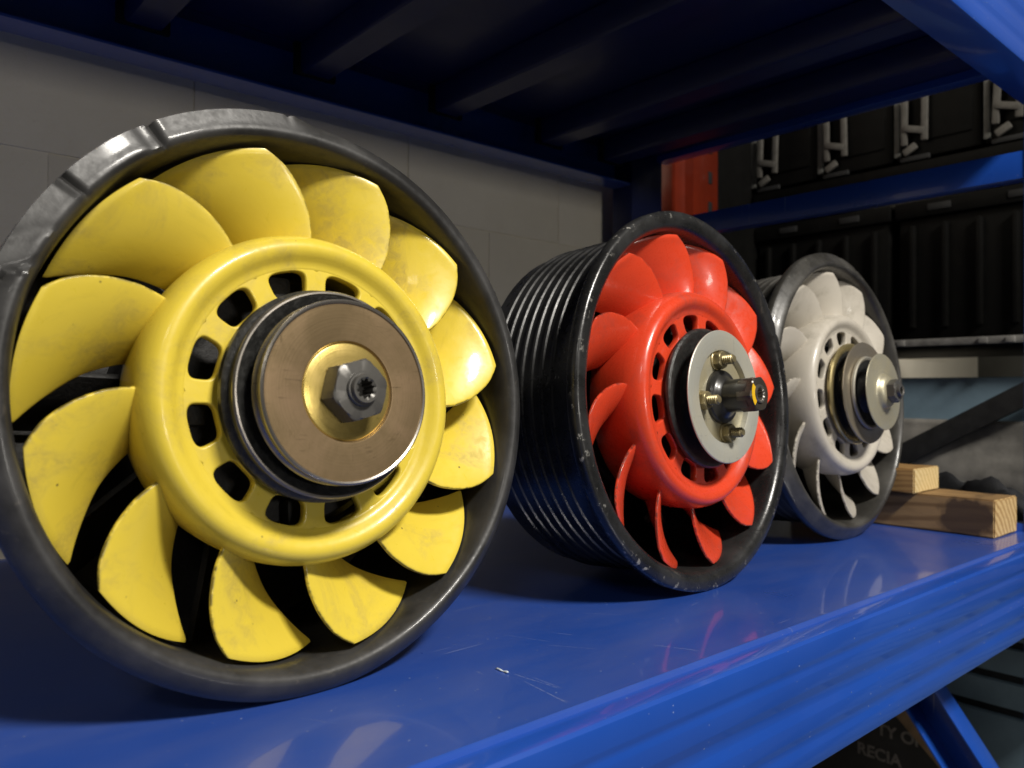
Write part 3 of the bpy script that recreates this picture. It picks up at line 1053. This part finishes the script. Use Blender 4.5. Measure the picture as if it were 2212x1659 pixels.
# blue-grey drawer cabinet and dusty sheet below the second rack
cab = empty('drawer_cabinet', (XR + .02, .05, Zf))
tag(cab, 'blue-grey steel drawer cabinet with dark grooves behind the rack end', 'cabinet')
zs = [.175, .0, -.12, -.2195, -.2693, -.3187, -.41, -.52, -.63, -.745]
for za, zb in zip(zs, zs[1:]):
    bm = bmesh.new()
    add_box(bm, (.10, 0, (za + zb) / 2 - Zf), (.20, 1.1, za - zb - .012), .004)
    finish(bm, 'drawer', M['teal'], cab)
    bm = bmesh.new()
    add_box(bm, (.104, 0, zb + .006 - Zf - .006), (.19, 1.09, .014), .001)
    finish(bm, 'groove', M['teal_dark'], cab)

bm = bmesh.new()
bmesh.ops.create_grid(bm, x_segments=60, y_segments=30, size=.5)
for v in bm.verts:
    x, y = v.co.x, v.co.y
    d = .010 * noise.noise(Vector((x * 4, y * 3, 2))) + .003 * noise.noise(Vector((x * 16, y * 12, 4)))
    v.co = Vector((d, x * 1.0, y * .235))
sh = finish(bm, 'dust_sheet', M['greysheet'], None, 80, (XR - .012, .05, -.012))
sh.modifiers.new('thickness', 'SOLIDIFY').thickness = .002
tag(sh, 'dusty grey plastic sheet hanging behind the wood blocks', 'sheet')

# dark sign board with worn lettering, low behind the front beam
bm = bmesh.new()
add_box(bm, (0, 0, 0), (.012, .34, .24), .001)
sb = finish(bm, 'sign_board', M['sign'], None, 35, (1.02, .279, -.42))
tag(sb, 'dark sign board with worn grey lettering under the shelf', 'sign')
def text(body, yl, zb, size):
    cu = bpy.data.curves.new('lettering', 'FONT')
    cu.body = body
    cu.size = size
    cu.extrude = .0003
    cu.offset = .0006
    tmp = bpy.data.objects.new('tmp', cu)
    COL.objects.link(tmp)
    dg = bpy.context.evaluated_depsgraph_get()
    me = bpy.data.meshes.new_from_object(tmp.evaluated_get(dg))
    bpy.data.objects.remove(tmp)
    me.materials.clear()
    me.materials.append(M['signtext'])
    o = bpy.data.objects.new('lettering', me)
    COL.objects.link(o)
    o.parent = sb
    # reads from -X: text right = -Y, text up = +Z
    o.matrix_local = Matrix.Translation((-.0066, yl, zb)) @ Matrix(((0, 0, -1, 0), (-1, 0, 0, 0), (0, 1, 0, 0), (0, 0, 0, 1)))
    return o
text('TY OF', .197 - .279, -.364 + .42, .0235)
text('RECIA', .2265 - .279, -.402 + .42, .0240)

# tan cardboard strip leaning by the sign
bm = bmesh.new()
add_box(bm, (0, 0, 0), (.006, .022, .15), .001, Matrix.Rotation(R_(-48), 3, 'X'))
cd = finish(bm, 'cardboard_strip', M['card'], None, 35, (.985, .130, -.326))
tag(cd, 'tan cardboard strip slanting behind the blue diagonal brace', 'cardboard')

# curled paint flake on the shelf
bm = bmesh.new()
n = 10
a = [bm.verts.new((.0010 * k, .0004 * math.sin(k * 1.3), .0002 + .0007 * math.sin(k * .5) ** 2)) for k in range(n)]
b = [bm.verts.new((.0010 * k + .0003, .0011 + .0004 * math.cos(k * 1.7), .0009 + .0004 * math.sin(k))) for k in range(n)]
for k in range(n - 1):
    bm.faces.new((a[k], a[k + 1], b[k + 1], b[k]))
bmesh.ops.scale(bm, verts=bm.verts[:], vec=(1.0, .7, .7))
bmesh.ops.rotate(bm, verts=bm.verts[:], cent=(0, 0, 0), matrix=Matrix.Rotation(-1.5, 3, 'Z'))
fk = finish(bm, 'paint_flake', M['flake'], None, 35, (.0834, -.0232, .0003))
fk.modifiers.new('thickness', 'SOLIDIFY').thickness = .0003
tag(fk, 'tiny curled pale paint flake on the blue shelf', 'flake')
